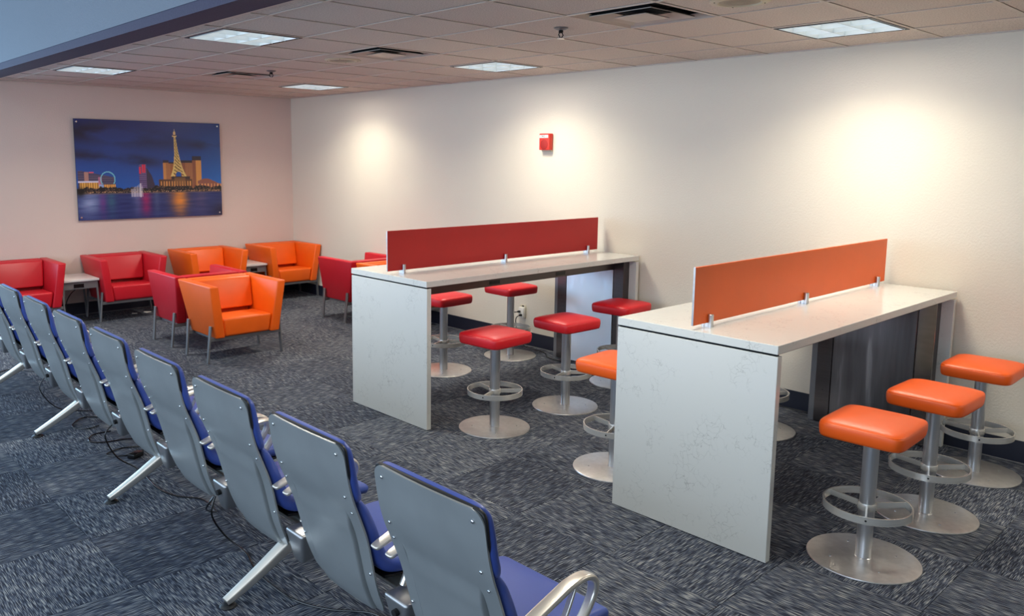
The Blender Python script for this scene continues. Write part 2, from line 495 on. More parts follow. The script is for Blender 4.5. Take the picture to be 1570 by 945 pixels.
for k, pq in enumerate(VENTS):
    o = proto if k == 0 else copy_tree(proto)
    o.location = (GX(pq[0]) + TILE/2, GY(pq[1]) + TILE/2, H)
    tag(o, VL[k], 'air vent', 'square ceiling air vents')

def make_speaker():
    t = thing('ceiling_speaker', '', 'speaker')
    obj('flange', lathe([(0.150, 0.004), (0.152, -0.002), (0.147, -0.006), (0.112, -0.009), (0.106, -0.004), (0.104, 0.003)], 40), M['beige_plate'], t)
    g = NT('speaker_grille') if 'speaker_grille' not in bpy.data.materials else None
    if g:
        vv = g.coord((1, 1, 1)); vo = g.n('ShaderNodeTexVoronoi'); vo.inputs['Scale'].default_value = 130; vo.inputs['Randomness'].default_value = 0
        g.l(vv, vo.inputs['Vector'])
        g.l(g.ramp(vo.outputs['Distance'], [(0.25, srgb(60, 54, 48)), (0.4, srgb(160, 148, 130))]), g.b.inputs['Base Color'])
        g.set(Roughness=0.6)
    obj('grille', lathe([(0.103, -0.001), (0.102, -0.004), (0.05, -0.008), (0.002, -0.009)], 40), bpy.data.materials['speaker_grille'], t)
    for k in range(4):
        a = PI/4 + k*PI/2
        obj('screw', lathe([(0.004, -0.006), (0.0035, -0.0095), (0.001, -0.010)], 8, (0.129*math.cos(a), 0.129*math.sin(a))), M['void'], t)
    return t
proto = make_speaker()
for k, (p, q, lab) in enumerate([(1, -2, 'round beige ceiling speaker at the top edge of the photo, beside the nearest vent'),
                                 (1, 4, 'round beige ceiling speaker just beyond the middle vent')]):
    o = proto if k == 0 else copy_tree(proto)
    o.location = (GX(p) + TILE/2, GY(q) + TILE/2, H + 0.003)
    tag(o, lab, 'speaker', 'round ceiling speakers')

def make_sprinkler():
    t = thing('sprinkler', '', 'sprinkler')
    obj('escutcheon', lathe([(0.034, 0.0), (0.035, -0.003), (0.022, -0.010), (0.010, -0.012)], 20), M['metal_paint'], t)
    b = lathe([(0.011, -0.012), (0.012, -0.022), (0.006, -0.026)], 12)
    tube([(0.010, 0, -0.022), (0.016, 0, -0.034), (0.004, 0, -0.048)], 0.0028, 6, b)
    tube([(-0.010, 0, -0.022), (-0.016, 0, -0.034), (-0.004, 0, -0.048)], 0.0028, 6, b)
    obj('body', b, M['black_gloss'], t)
    obj('deflector', lathe([(0.017, -0.052), (0.018, -0.050), (0.003, -0.047)], 14), M['alu'], t)
    return t
proto = make_sprinkler()
for k, (p, q, lab) in enumerate([(1, 0, 'fire sprinkler head in the ceiling tile beside the nearest vent'),
                                 (1, 6, 'distant fire sprinkler head by the farthest ceiling vent')]):
    o = proto if k == 0 else copy_tree(proto)
    o.location = (GX(p) + TILE/2, GY(q) + TILE/2, H + 0.003); o.scale = (1.3, 1.3, 1.3)
    tag(o, lab, 'sprinkler', 'ceiling sprinklers')

# ------------------------------------------------------------------ bar desks
def add_desk(name, cy, colour, rail, label, cabinet):
    X0, X1, hw, ZT = -2.480, -0.030, 0.457, 1.067
    t = thing(name, label, 'desk', ((X0 + X1)/2, cy, 0), 0, 'waterfall bar desks along the right wall')
    cx = (X0 + X1)/2
    L = lambda a, b, c, d, e, f, **k: box(a - cx, b - cx, c, d, e, f, **k)
    obj('desk_top', L(X0, X1, -hw, hw, ZT - 0.042, ZT, bev=0.0018, seg=1), M['quartz'], t)
    obj('end_panel', L(X0 + .003, X0 + .042, -hw, hw, 0.004, ZT - 0.053, bev=0.0015, seg=1), M['quartz'], t)
    obj('end_panel', L(X1 - .042, X1 - .003, -hw, hw, 0.004, ZT - 0.053, bev=0.0015, seg=1), M['quartz'], t)
    obj('shadow_gap', L(X0 + .012, X0 + .036, -hw + .012, hw - .006, ZT - 0.0535, ZT - 0.0415), M['void'], t)
    # under-top steel box beam
    obj('beam', L(X0 + .043, -0.151, -0.285, 0.285, 0.936, ZT - 0.0425, bev=0.002, seg=1), M['steel_frame'], t)
    for xo in (-1.66, -0.89):
        o = obj('power_outlet', L(xo - .065, xo + .065, -0.2868, -0.284, 0.945, 0.985, bev=0.0008, seg=1), M['steel_frame'], t)
        obj('outlet_face', L(xo - .056, xo + .056, -0.2885, -0.2869, 0.951, 0.979), M['black_gloss'], o)
    # steel clad service column at the wall end
    zt = ZT - 0.0425
    obj('steel_column', L(-0.148, -0.075, -0.385, 0.385, 0.006, zt, bev=0.002, seg=1), M['steel_frame'], t)
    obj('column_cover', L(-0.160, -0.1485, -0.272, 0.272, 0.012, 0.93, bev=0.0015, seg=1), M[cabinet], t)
    obj('cover_post', L(-0.158, -0.1485, 0.2785, 0.385, 0.008, zt - .001, bev=0.001, seg=1), M['steel_frame'], t)
    obj('cover_post', L(-0.158, -0.1485, -0.385, -0.2785, 0.008, zt - .001, bev=0.001, seg=1), M['steel_frame' if cabinet == 'mirror' else 'steel_polished'], t)
    for z in (0.25, 0.62):
        obj('screw', lathe([(0.003, 0), (0.0025, 0.002), (0.001, 0.0022)], 8), M['void'], t, (-0.1585 - cx, 0.33, z), (0, -PI/2, 0))
    obj('support_foot', L(-0.148, -0.078, 0.388, 0.43, 0.0, zt, bev=0.0015, seg=1), M['metal_paint'], t)
    # coloured privacy divider: stands on the desk in clips
    pm = plain(name + '_laminate', colour, 0.45, bumps=(500, 0.06, 0.001), vary=0.02)
    d = thing('privacy_divider', rail, 'divider', (cx, cy, ZT), 0, 'coloured privacy dividers')
    obj('divider_panel', box(X0 + .004 - cx, X1 - .03 - cx, -0.005, 0.005, 0.022, 0.318, 0.0015, 1), pm, d)
    obj('panel_edge', box(X0 + .002 - cx, X0 + .0038 - cx, -0.005, 0.005, 0.022, 0.318), M['steel_plate'], d)
    for x in (-2.336, -1.275, -0.212):
        b = lathe([(0.0135, 0.0), (0.0135, 0.064), (0.0120, 0.066)], 20, (x - cx, -0.0190))
        lathe([(0.0135, 0.0), (0.0135, 0.064), (0.0120, 0.066)], 20, (x - cx, 0.0190), b)
        box(x - cx - .009, x - cx + .009, -0.012, 0.012, 0.0, 0.0215, bm=b)
        obj('clip', b, M['steel_post'], d)
    return t
add_desk('bar_desk', -5.573, srgb(176, 22, 22), 'long dark red privacy divider standing on the farther desk',
         'white quartz bar desk with the red divider, farther from the viewer, blue-reflecting steel end', 'mirror')
add_desk('bar_desk', -8.117, srgb(236, 96, 12), 'long orange privacy divider standing on the nearer desk',
         'white quartz bar desk with the orange divider, nearest the viewer, dark steel end', 'dark_mirror')

# ------------------------------------------------------------------ stools
def make_stool(mat, name):
    t = thing(name, '', 'stool')
    obj('base_plate', lathe([(0.254, 0.0), (0.256, 0.003), (0.254, 0.007), (0.248, 0.0085), (0.04, 0.011), (0.01, 0.011)], 72), M['steel_plate'], t)
    for k in range(4):
        a = PI/4 + k*PI/2
        obj('base_screw', lathe([(0.006, 0.0075), (0.005, 0.0115), (0.002, 0.012)], 8, (0.16*math.cos(a), 0.16*math.sin(a))), M['screw'], t)
    obj('post', lathe([(0.0385, 0.011), (0.036, 0.013), (0.036, 0.622)], 28), M['steel_post'], t)
    # foot ring: flat band
    n = 72; r0, r1, z0, z1 = 0.191, 0.199, 0.252, 0.287
    rings = []
    for k in range(n):
        a = 2*PI*k/n; c, s = math.cos(a), math.sin(a)
        rings.append([(r0*c, r0*s, z0), (r1*c, r1*s, z0), (r1*c, r1*s, z1), (r0*c, r0*s, z1)])
    fr = obj('foot_ring', ring_loft(rings, None, False, True), M['steel_ring'], t)
    obj('hub', lathe([(0.042, 0.254), (0.0425, 0.255), (0.0425, 0.284), (0.042, 0.285)], 28), M['steel_ring'], t)
    for k in range(3):
        a = math.radians(78 + 120*k)
        b = box(0.041, 0.192, -0.004, 0.004, 0.256, 0.283)
        bmesh.ops.rotate(b, verts=b.verts, matrix=Matrix.Rotation(a, 3, 'Z'))
        obj('spoke', b, M['steel_ring'], t)
        s = lathe([(0.005, 0.0), (0.004, 0.002), (0.001, 0.0022)], 10)
        bmesh.ops.rotate(s, verts=s.verts, matrix=Matrix.Rotation(PI/2, 3, 'Y'))
        bmesh.ops.translate(s, verts=s.verts, vec=(0.199, 0, 0.270))
        bmesh.ops.rotate(s, verts=s.verts, matrix=Matrix.Rotation(a, 3, 'Z'))
        obj('ring_screw', s, M['black_gloss'], t)
    obj('seat_plate', lathe([(0.10, 0.614), (0.10, 0.6235)], 24), M['black'], t)
    # cushion: super-elliptic pad with a seam near the crown
    prof = [(0.0, 0.93), (0.003, 0.965), (0.014, 0.985), (0.040, 1.0), (0.062, 1.0), (0.0695, 0.990), (0.071, 0.982), (0.0725, 0.986),
            (0.079, 0.960), (0.087, 0.87), (0.094, 0.68), (0.098, 0.42), (0.100, 0.15)]
    a, b, N = 0.205, 0.193, 64
    rings = []
    for z, f in prof:
        r = []
        e = 8.0 if f > 0.9 else 6.0
        for k in range(N):
            th = 2*PI*k/N; c, s = math.cos(th), math.sin(th)
            x = math.copysign(abs(c)**(2/e), c)*a*f; y = math.copysign(abs(s)**(2/e), s)*b*f
            r.append((x, y, 0.622 + z*0.93))
        rings.append(r)
    obj('seat', ring_loft(rings), mat, t, angle=60)
    return t
st_r = make_stool(M['red_stool'], 'bar_stool')
st_o = make_stool(M['orange_stool'], 'bar_stool')
STOOLS = [
 (st_r, -2.055, -6.281, 3, 'red cushioned bar stool nearest the viewer at the red divider desk', 'near'),
 (st_r, -1.278, -6.273, -2, 'red cushioned bar stool in the middle of the near side of the red divider desk', 'near'),
 (st_r, -0.40, -6.13, 4, 'red cushioned bar stool near the right wall, partly hidden behind the orange divider desk', 'near'),
 (st_r, -1.303, -4.842, 2, 'red bar stool seen under the red divider desk, beside its white end panel', 'far'),
 (st_r, -0.435, -4.833, -2, 'red bar stool under the red divider desk, in front of the wall outlet', 'far'),
 (st_o, -2.06, -8.86, 2, 'orange cushioned bar stool nearest the viewer, at lower right', 'near'),
 (st_o, -1.284, -8.879, -1, 'orange bar stool in the middle of the row of three at right', 'near'),
 (st_o, -0.400, -8.860, 1, 'orange bar stool closest to the right wall at the right edge', 'near'),
 (st_o, -2.03, -7.33, 3, 'orange bar stool half hidden behind the left side of the white end panel', 'far'),
 (st_o, -0.66, -7.56, 0, 'orange bar stool behind the orange divider desk, only its base showing past the end panel', 'far'),
]
used = set()
for src, x, y, rz, lab, side in STOOLS:
    o = src if id(src) not in used else copy_tree(src); used.add(id(src))
    o.location = (x, y, 0); o.rotation_euler = (0, 0, math.radians(rz))
    tag(o, lab, 'stool', 'red bar stools' if src is st_r else 'orange bar stools')

# ------------------------------------------------------------------ lounge armchairs (seat faces -Y)
def make_armchair(mat, name='lounge_chair'):
    t = thing(name, '', 'armchair')
    for s in (-1, 1):
        xo0, xi0, xo1, xi1 = 0.325, 0.232, 0.388, 0.302
        c = [(s*xi0, -0.30, 0.235), (s*xo0, -0.30, 0.235), (s*xo0, 0.245, 0.235), (s*xi0, 0.245, 0.235),
             (s*xi1, -0.335, 0.73), (s*xo1, -0.335, 0.73), (s*xo1, 0.385, 0.73), (s*xi1, 0.385, 0.73)]
        obj('arm', hexa(c, 0.014, 3), mat, t)
    c = [(-0.230, 0.13, 0.236), (0.230, 0.13, 0.236), (0.230, 0.243, 0.236), (-0.230, 0.243, 0.236),
         (-0.2995, 0.285, 0.728), (0.2995, 0.285, 0.728), (0.2995, 0.383, 0.728), (-0.2995, 0.383, 0.728)]
    obj('back_panel', hexa(c, 0.012, 3), mat, t)
    c = [(-0.258, 0.085, 0.432), (0.258, 0.085, 0.432), (0.258, 0.188, 0.432), (-0.258, 0.188, 0.432),
         (-0.298, 0.205, 0.722), (0.298, 0.205, 0.722), (0.298, 0.280, 0.722), (-0.298, 0.280, 0.722)]
    obj('back_cushion', hexa(c, 0.022, 3), mat, t)
    # seat cushion with a soft crowned front edge
    c = [(-0.229, -0.285, 0.238), (0.229, -0.285, 0.238), (0.229, 0.128, 0.238), (-0.229, 0.128, 0.238),
         (-0.254, -0.300, 0.418), (0.254, -0.300, 0.418), (0.254, 0.090, 0.405), (-0.254, 0.090, 0.405)]
    obj('seat_cushion', hexa(c, 0.026, 4), mat, t)
    fm = M['metal_paint']
    for sx in (-1, 1):
        for sy in (-1, 1):
            x0, x1 = sx*0.383, sx*0.352
            yb, yt = sy*0.232, sy*0.243
            c = [(x0 - .008, yb - .018, 0), (x0 + .008, yb - .018, 0), (x0 + .008, yb + .018, 0), (x0 - .008, yb + .018, 0),
                 (x1 - .008, yt - .019, 0.35), (x1 + .008, yt - .019, 0.35), (x1 + .008, yt + .019, 0.35), (x1 - .008, yt + .019, 0.35)]
            obj('leg', hexa(c, 0.002, 1), fm, t)
    for sy in (-1, 1):
        obj('frame_rail', box(-0.362, 0.362, sy*0.236 - .015, sy*0.236 + .015, 0.204, 0.235, 0.002, 1), fm, t)
    for sx in (-1, 1):
        obj('frame_rail', box(sx*0.290 - .012, sx*0.290 + .012, -0.220, 0.220, 0.210, 0.234, 0.002, 1), fm, t)
    return t
ar = make_armchair(M['red']); ao = make_armchair(M['orange'])
CHAIRS = [
 (ar, -3.665, -0.415, 0, 'red leather lounge armchair at the far left edge, against the back wall'),
 (ar, -2.535, -0.415, 0, 'red leather lounge armchair against the back wall below the skyline picture'),
 (ao, -1.475, -0.415, 0, 'orange leather armchair against the back wall, between red armchair and corner'),
 (ao, -0.400, -0.425, 0, 'orange leather armchair in the far corner of the room'),
 (ar, -2.415, -2.155, 180, 'red leather armchair with its back against the central orange armchair'),
 (ao, -2.430, -3.010, 0, 'large orange leather armchair standing free in the middle of the lounge'),
 (ar, -0.400, -2.235, 180, 'dark red armchair facing the back wall, left of the red divider desk'),
 (ao, -0.400, -3.085, 0, 'orange armchair mostly hidden behind the red divider desk'),
]
for src, x, y, rz, lab in CHAIRS:
    o = src if id(src) not in used else copy_tree(src); used.add(id(src))
    o.location = (x, y, 0); o.rotation_euler = (0, 0, math.radians(rz))
    tag(o, lab, 'armchair', 'red lounge armchairs' if src is ar else 'orange lounge armchairs')

# side tables between the armchairs
def make_side_table():
    t = thing('side_table', '', 'side table')
    obj('table_top', box(-0.200, 0.200, -0.27, 0.27, 0.492, 0.517, 0.003, 2), M['side_top'], t)
    obj('apron', box(-0.170, 0.170, -0.250, -0.236, 0.405, 0.491, 0.002, 1), M['metal_paint'], t)
    obj('apron', box(-0.170, 0.170, 0.236, 0.250, 0.405, 0.491, 0.002, 1), M['metal_paint'], t)
    o = obj('power_unit', box(-0.085, 0.045, -0.2530, -0.2495, 0.415, 0.472, 0.001, 1), M['metal_paint'], t)
    obj('outlet_face', box(-0.075, 0.035, -0.2545, -0.2528, 0.422, 0.465), M['black_gloss'], o)
    for sx in (-1, 1):
        for sy in (-1, 1):
            c = []
            for (x, z) in ((sx*0.200, 0.0), (sx*0.175, 0.491)):
                y = sy*0.243
                c += [(x - .010, y - .010, z), (x + .010, y - .010, z), (x + .010, y + .010, z), (x - .010, y + .010, z)]
            obj('leg', hexa(c, 0.002, 1), M['metal_paint'], t)
    return t
p = make_side_table(); p.location = (-3.10, -0.36, 0)
tag(p, 'white topped side table between the two red armchairs at left', 'side table', 'white side tables')
p2 = copy_tree(p); p2.location = (-0.937, -0.36, 0); p2.scale = (0.86, 1, 1)
tag(p2, 'white topped side table between the two orange armchairs by the back wall', 'side table', 'white side tables')

# ------------------------------------------------------------------ beam seating
NS = 9
def seat_y(i): return -8.466 + 0.7085*i
bench = thing('beam_seating', 'long row of linked blue seats with grey shell backs, seen from behind', 'bench seating', (-4.30, -5.66, 0))
BX, BY = 4.30, 5.66
# rear surface of the shell: (x, z, half width)
SH = [(-4.502, 0.915, 0.2600), (-4.492, 0.86, 0.2650), (-4.479, 0.78, 0.2650), (-4.458, 0.70, 0.2640), (-4.427, 0.62, 0.2610),
      (-4.394, 0.53, 0.2560), (-4.369, 0.43, 0.2490), (-4.344, 0.33, 0.2420), (-4.311, 0.24, 0.2350), (-4.285, 0.190, 0.2330)]
def shell_bm():
    NV = 72
    NU = 92
    P = smooth_path(SH, NV); bm = bmesh.new(); grid = []
    for side in (0, 1):
        g = []
        for i, (x, z, hw) in enumerate(P):
            a, b = P[max(i-1, 0)], P[min(i+1, NV-1)]
            tx, tz = b[0]-a[0], b[1]-a[1]; l = math.hypot(tx, tz); nx, nz = tz/l, -tx/l   # rearward normal (-x)
            if nx > 0: nx, nz = -nx, -nz
            row = []
            # rounded top corners
            d = (0.915 - z); rc = 0.045
            h = hw - (rc - math.sqrt(max(0, rc*rc - (rc - d)**2)) if d < rc else 0)
            d2 = (z - 0.190); rb = 0.055
            if d2 < rb: h -= rb - math.sqrt(max(0, rb*rb - (rb-d2)**2))
            gp0 = 0.182 - 0.022*max(0, (0.62 - z))/0.4
            ys = []
            k1, k2 = gp0 - 0.016, gp0 + 0.026
            for q in range(8): ys.append(-h + (h - k2)*q/8)
            for q in range(30): ys.append(-k2 + (k2 - k1)*q/30)
            for q in range(16): ys.append(-k1 + 2*k1*q/16)
            for q in range(30): ys.append(k1 + (k2 - k1)*q/30)
            for q in range(9): ys.append(k2 + (h - k2)*q/8)
            for j in range(NU + 1):
                y = ys[j]; u = y/h
                fade = min(1, max(0, (0.64 - z)/0.09)); fade = fade*fade*(3-2*fade)
                gw = 0.0040; gp = gp0
                ay = abs(y)
                panel = 0.010*fade*(1/(1 + math.exp(min(60, max(-60, (ay - gp)/0.0020)))))   # raised centre panel
                groove = -0.0145*fade*math.exp(-((ay - gp - 0.007)/gw)**2)
                curve = -0.018*(u*u)*(1 - 0.3*fade)*(-1)                                    # sides wrap forward
                off = panel + groove - 0.006*u*u - (0.007 if side else 0)
                row.append(bm.verts.new((x + nx*off, y, z + nz*off)))
            g.append(row)
        grid.append(g)
    for side in (0, 1):
        g = grid[side]
        for i in range(NV-1):
            for j in range(NU):
                bm.faces.new((g[i][j], g[i][j+1], g[i+1][j+1], g[i+1][j]))
    A, B = grid
    edge = [(i, 0) for i in range(NV)] + [(NV-1, j) for j in range(1, NU+1)] + [(i, NU) for i in range(NV-2, -1, -1)] + [(0, j) for j in range(NU-1, 0, -1)]
    for k in range(len(edge)):
        (i, j), (p, q) = edge[k], edge[(k+1) % len(edge)]
        bm.faces.new((A[i][j], A[p][q], B[p][q], B[i][j]))
    return bm
def make_seat_meshes():
    d = {}
    bm = shell_bm(); d['back_shell'] = (mesh_of('back_shell', bm, M['shell'], 50), None)
    # black rubber edge trim following the top and upper sides, in front of the shell
    bm = strap([(-4.487, 0.918, 0.480, 0.012), (-4.482, 0.902, 0.528, 0.013), (-4.474, 0.84, 0.539, 0.013), (-4.467, 0.80, 0.535, 0.012), (-4.459, 0.76, 0.512, 0.009)], 24, 0.45)
    d['edge_trim'] = (mesh_of('edge_trim', bm, M['black'], 50), None)
    bm = strap([(-4.468, 0.912, 0.490, 0.018), (-4.463, 0.89, 0.528, 0.026), (-4.454, 0.83, 0.540, 0.033), (-4.445, 0.77, 0.542, 0.036), (-4.430, 0.72, 0.536, 0.037), (-4.418, 0.697, 0.515, 0.028)], 30, 0.48, endround=0.010, seg=5)
    d['back_cushion'] = (mesh_of('back_cushion', bm, M['blue'], 60), None)
    # lower cushion: lumbar curve running into the seat
    path = [(-4.408, 0.680, 0.490, 0.024), (-4.394, 0.645, 0.516, 0.038), (-4.364, 0.575, 0.514, 0.048), (-4.336, 0.500, 0.508, 0.056), (-4.312, 0.440, 0.505, 0.062),
            (-4.272, 0.400, 0.508, 0.066), (-4.200, 0.382, 0.516, 0.066), (-4.100, 0.378, 0.528, 0.062), (-3.980, 0.376, 0.534, 0.058), (-3.905, 0.368, 0.520, 0.050), (-3.882, 0.356, 0.500, 0.040)]
    bm = strap(path, 48, 0.47, endround=0.014, seg=5)
    d['seat_cushion'] = (mesh_of('seat_cushion', bm, M['blue'], 60), None)
    bm = strap([(-4.290, 0.350, 0.46, 0.012), (-4.20, 0.340, 0.48, 0.014), (-4.08, 0.338, 0.51, 0.014), (-3.92, 0.336, 0.50, 0.012)], 14, 0.3)
    d['seat_pan'] = (mesh_of('seat_pan', bm, M['black'], 40), None)
    sc = bmesh.new()
    P = smooth_path(SH, 200)
    def at(z):
        k = min(range(200), key=lambda i: abs(P[i][1]-z)); return P[k]
    for z, f, r in ((0.876, 0.83, 0.0052), (0.710, 0.84, 0.0048), (0.645, 0.88, 0.0042), (0.385, 0.93, 0.0048), (0.278, 0.62, 0.0085), (0.215, 0.62, 0.0085)):
        x, zz, hw = at(z)
        for s in (-1, 1):
            y = s*hw*f
            b = lathe([(r*1.15, -0.004), (r*1.15, 0.0015), (r*0.7, 0.0035), (0.0005, 0.0037)], 10)
            bmesh.ops.rotate(b, verts=b.verts, matrix=Matrix.Rotation(-PI/2 - 0.12, 3, 'Y'))
            off = -0.006*f*f
            bmesh.ops.translate(b, verts=b.verts, vec=(x - off - (0.002 if f > 0.7 else -0.002), y, z))
            me = bpy.data.meshes.new('tmp'); b.to_mesh(me); b.free(); sc.from_mesh(me); bpy.data.meshes.remove(me)
    d['screws'] = (mesh_of('screws', sc, M['screw'], 40), 'stuff')
    return d
SM = make_seat_meshes()
arm_path = [(-4.400, 0.532, 0.020, 0.010), (-4.390, 0.536, 0.044, 0.014), (-4.330, 0.554, 0.050, 0.016), (-4.240, 0.582, 0.050, 0.018), (-4.160, 0.604, 0.050, 0.020),
            (-4.085, 0.604, 0.046, 0.021), (-4.048, 0.570, 0.042, 0.022), (-4.060, 0.515, 0.036, 0.024), (-4.120, 0.445, 0.034, 0.026), (-4.200, 0.385, 0.034, 0.030), (-4.225, 0.340, 0.036, 0.034)]
arm_me = mesh_of('armrest', strap(arm_path, 48, 0.45, seg=4), M['alu'], 60)
arm_in = mesh_of('arm_brace', strap([(-4.140, 0.592, 0.022, 0.010), (-4.175, 0.520, 0.022, 0.012), (-4.235, 0.420, 0.024, 0.016), (-4.270, 0.345, 0.028, 0.022)], 20, 0.4), M['alu'], 60)
for i in range(NS):
    sh = link('back_shell', SM['back_shell'][0], bench, (BX, seat_y(i) + BY, 0))
    for k in ('edge_trim', 'back_cushion', 'seat_cushion', 'seat_pan', 'screws'):
        o = link(k, SM[k][0], sh)
        if SM[k][1]: o['kind'] = SM[k][1]
    for s in (-1, 1):
        if s == 1 and i == NS - 1: pass
        a = link('armrest', arm_me, bench, (BX, seat_y(i) + s*0.312 + BY, 0))
        link('arm_brace', arm_in, a)
# main beam and brackets
bm = bmesh.new()
pts = [(-4.16 + BX, seat_y(-0.55) + BY, 0.262), (-4.16 + BX, seat_y(NS - 0.45) + BY, 0.262)]
ring = [(-4.16 + BX + 0.045*math.cos(2*PI*k/20), 0.262 + 0.034*math.sin(2*PI*k/20)) for k in range(20)]
ring_loft([[(a, pts[0][1], b) for a, b in ring], [(a, pts[1][1], b) for a, b in ring]], bm)
obj('beam', bm, M['alu'], bench)
def bracket_bm():
    c = [(-4.318, -0.036, 0.190), (-4.08, -0.030, 0.225), (-4.08, 0.030, 0.225), (-4.318, 0.036, 0.190),
         (-4.342, -0.072, 0.334), (-4.04, -0.078, 0.336), (-4.04, 0.078, 0.336), (-4.342, 0.072, 0.334)]
    return hexa(c, 0.014, 3)
brm = mesh_of('bracket', bracket_bm(), M['cast'], 45)
grm = mesh_of('grommet', tube([(-4.335, 0, 0), (-4.352, 0, -0.002)], 0.014, 14), M['void'])
for g in range(-1, NS):
    br = link('bracket', brm, bench, (BX, seat_y(g + 0.5) + BY, 0))
    if g in (0, 2, 4, 6): link('grommet', grm, br, (0, -0.01, 0.288))
# legs
rear = strap([(-4.12, 0.240, 0.090, 0.066), (-4.19, 0.225, 0.085, 0.060), (-4.27, 0.185, 0.068, 0.050), (-4.40, 0.110, 0.058, 0.040), (-4.52, 0.046, 0.048, 0.032), (-4.566, 0.026, 0.042, 0.024)], 26, 0.22)
rear_me = mesh_of('leg', rear, M['alu'], 45)
front = strap([(-4.20, 0.240, 0.090, 0.066), (-4.13, 0.225, 0.085, 0.060), (-4.05, 0.185, 0.068, 0.050), (-3.92, 0.110, 0.058, 0.040), (-3.80, 0.046, 0.048, 0.032), (-3.756, 0.026, 0.042, 0.024)], 26, 0.22)
front_me = mesh_of('leg', front, M['alu'], 45)
pad_me = mesh_of('rubber_foot', lathe([(0.034, 0.0), (0.036, 0.004), (0.030, 0.010), (0.017, 0.013), (0.015, 0.026)], 20), M['black'])
for y in (-7.22, -5.80, -4.37, -2.95):
    for me, xf in ((rear_me, -4.556), (front_me, -3.766)):
        l = link('leg', me, bench, (BX, y + BY, 0))
        link('rubber_foot', pad_me, l, (xf, 0, 0))

# ------------------------------------------------------------------ cables
def cable(name, pts, r, label, cat='cable', mat='black_gloss', n=None, kind=None):
    P = smooth_path(pts, n or len(pts)*7)
    bm = tube(P, r, 8)
    o = obj(name, bm, M[mat]); return tag(o, label, cat)
Z = 0.006
cable('power_cable', [(-4.376, -6.735, 0.286), (-4.40, -6.745, 0.20), (-4.33, -6.73, 0.07), (-4.28, -6.84, Z), (-4.320, -7.0, Z), (-4.336, -7.16, Z), (-4.324, -7.366, Z), (-4.255, -7.53, Z), (-4.13, -7.69, Z), (-4.15, -7.87, Z), (-4.28, -8.03, 0.05), (-4.42, -8.11, 0.18), (-4.376, -8.136, 0.286)],
      0.0045, 'black power cord drooping from the seat row and curving over the carpet at lower left')
cable('power_cable', [(-4.376, -5.325, 0.286), (-4.42, -5.33, 0.22), (-4.36, -5.34, 0.08), (-4.27, -5.42, Z), (-4.294, -5.777, Z), (-4.258, -5.968, Z), (-4.17, -6.11, Z), (-4.22, -6.40, 0.05), (-4.39, -6.66, 0.20), (-4.374, -6.722, 0.282)],
      0.0045, 'black power cord passing over the middle rear leg of the seat row')
cable('power_cable', [(-4.376, -3.915, 0.286), (-4.41, -3.92, 0.2), (-4.30, -3.98, 0.05), (-4.04, -4.12, Z), (-4.03, -4.44, Z), (-4.08, -4.66, Z), (-4.05, -4.82, Z)],
      0.004, 'black power cord hanging from the seat row beyond the farthest visible leg')
cable('tangled_cable', [(-4.10, -5.10, Z), (-4.20, -5.15, Z), (-4.29, -5.12, Z), (-4.331, -5.05, Z), (-4.26, -5.0, Z), (-4.18, -5.0, Z), (-4.07, -5.056, Z), (-4.03, -4.93, Z), (-4.12, -4.84, Z), (-4.26, -4.80, Z), (-4.33, -4.72, Z), (-4.27, -4.60, Z), (-4.15, -4.60, Z)],
      0.0045, 'tangled loops of black cord on the carpet under the seat row')
cable('tangled_cable', [(-4.08, -4.25, 0.005), (-4.19, -4.16, 0.005), (-4.295, -4.26, 0.005), (-4.32, -4.36, 0.005), (-4.25, -4.44, 0.005), (-4.17, -4.42, 0.005)],
      0.004, 'small loop of thin dark cord on the carpet at far left under the seats')
cable('floor_cable', [(-4.06, -2.60, 0.006), (-4.225, -2.335, 0.006), (-4.334, -2.359, 0.006), (-4.45, -2.45, 0.006)],
      0.004, 'thin dark cord on the carpet at the left edge of the photo')
o = obj('power_adapter', box(-0.045, 0.045, -0.028, 0.028, 0, 0.032, 0.005, 2), M['black_gloss'], None, (-4.20, -5.20, 0.0005), (0, 0, 0.5))
tag(o, 'small black power adapter block lying under the seat row', 'power adapter')
cable('wall_cable', [(-0.075, -4.600, 0.318), (-0.12, -4.60, 0.29), (-0.10, -4.59, 0.18), (-0.06, -4.60, 0.06), (-0.07, -4.70, Z), (-0.10, -4.95, Z), (-0.16, -5.06, Z), (-0.22, -5.12, Z), (-0.255, -5.253, Z), (-0.25, -5.40, Z)],
      0.005, 'black cord running from the wall outlet along the baseboard to the far desk', mat='black')
cable('wall_cable', [(-0.075, -4.575, 0.352), (-0.13, -4.56, 0.34), (-0.12, -4.55, 0.24), (-0.045, -4.54, 0.12), (-0.035, -4.42, 0.012), (-0.03, -4.2, 0.012), (-0.03, -3.9, 0.012)],
      0.005, 'black cord looping from the upper socket of the wall outlet', mat='black')
cable('wall_cable', [(-0.03, -7.69, 0.012), (-0.04, -7.60, 0.012), (-0.035, -7.45, 0.012), (-0.04, -7.2, 0.012)],
      0.004, 'short black cord at the foot of the wall behind the orange divider desk', mat='black')
cable('hanging_cable', [(-3.125, -0.55, 0.42), (-3.11, -0.42, 0.37), (-3.11, -0.25, 0.30), (-3.15, -0.22, 0.20), (-3.15, -0.25, 0.10), (-3.05, -0.40, 0.02), (-2.95, -0.42, 0.007), (-2.80, -0.40, 0.007)],
      0.006, 'black cord hanging below the left side table', mat='black')
o = obj('paper_scrap', hexa([(-.035, -.022, 0), (.035, -.03, 0), (.04, .024, 0), (-.03, .03, 0), (-.035, -.022, .0015), (.035, -.03, .008), (.04, .024, .004), (-.03, .03, .012)]), M['paper'], None, (-2.27, -0.36, 0.0005), (0, 0, 0.4))
tag(o, 'small crumpled white paper scrap on the carpet under the red armchair', 'paper')
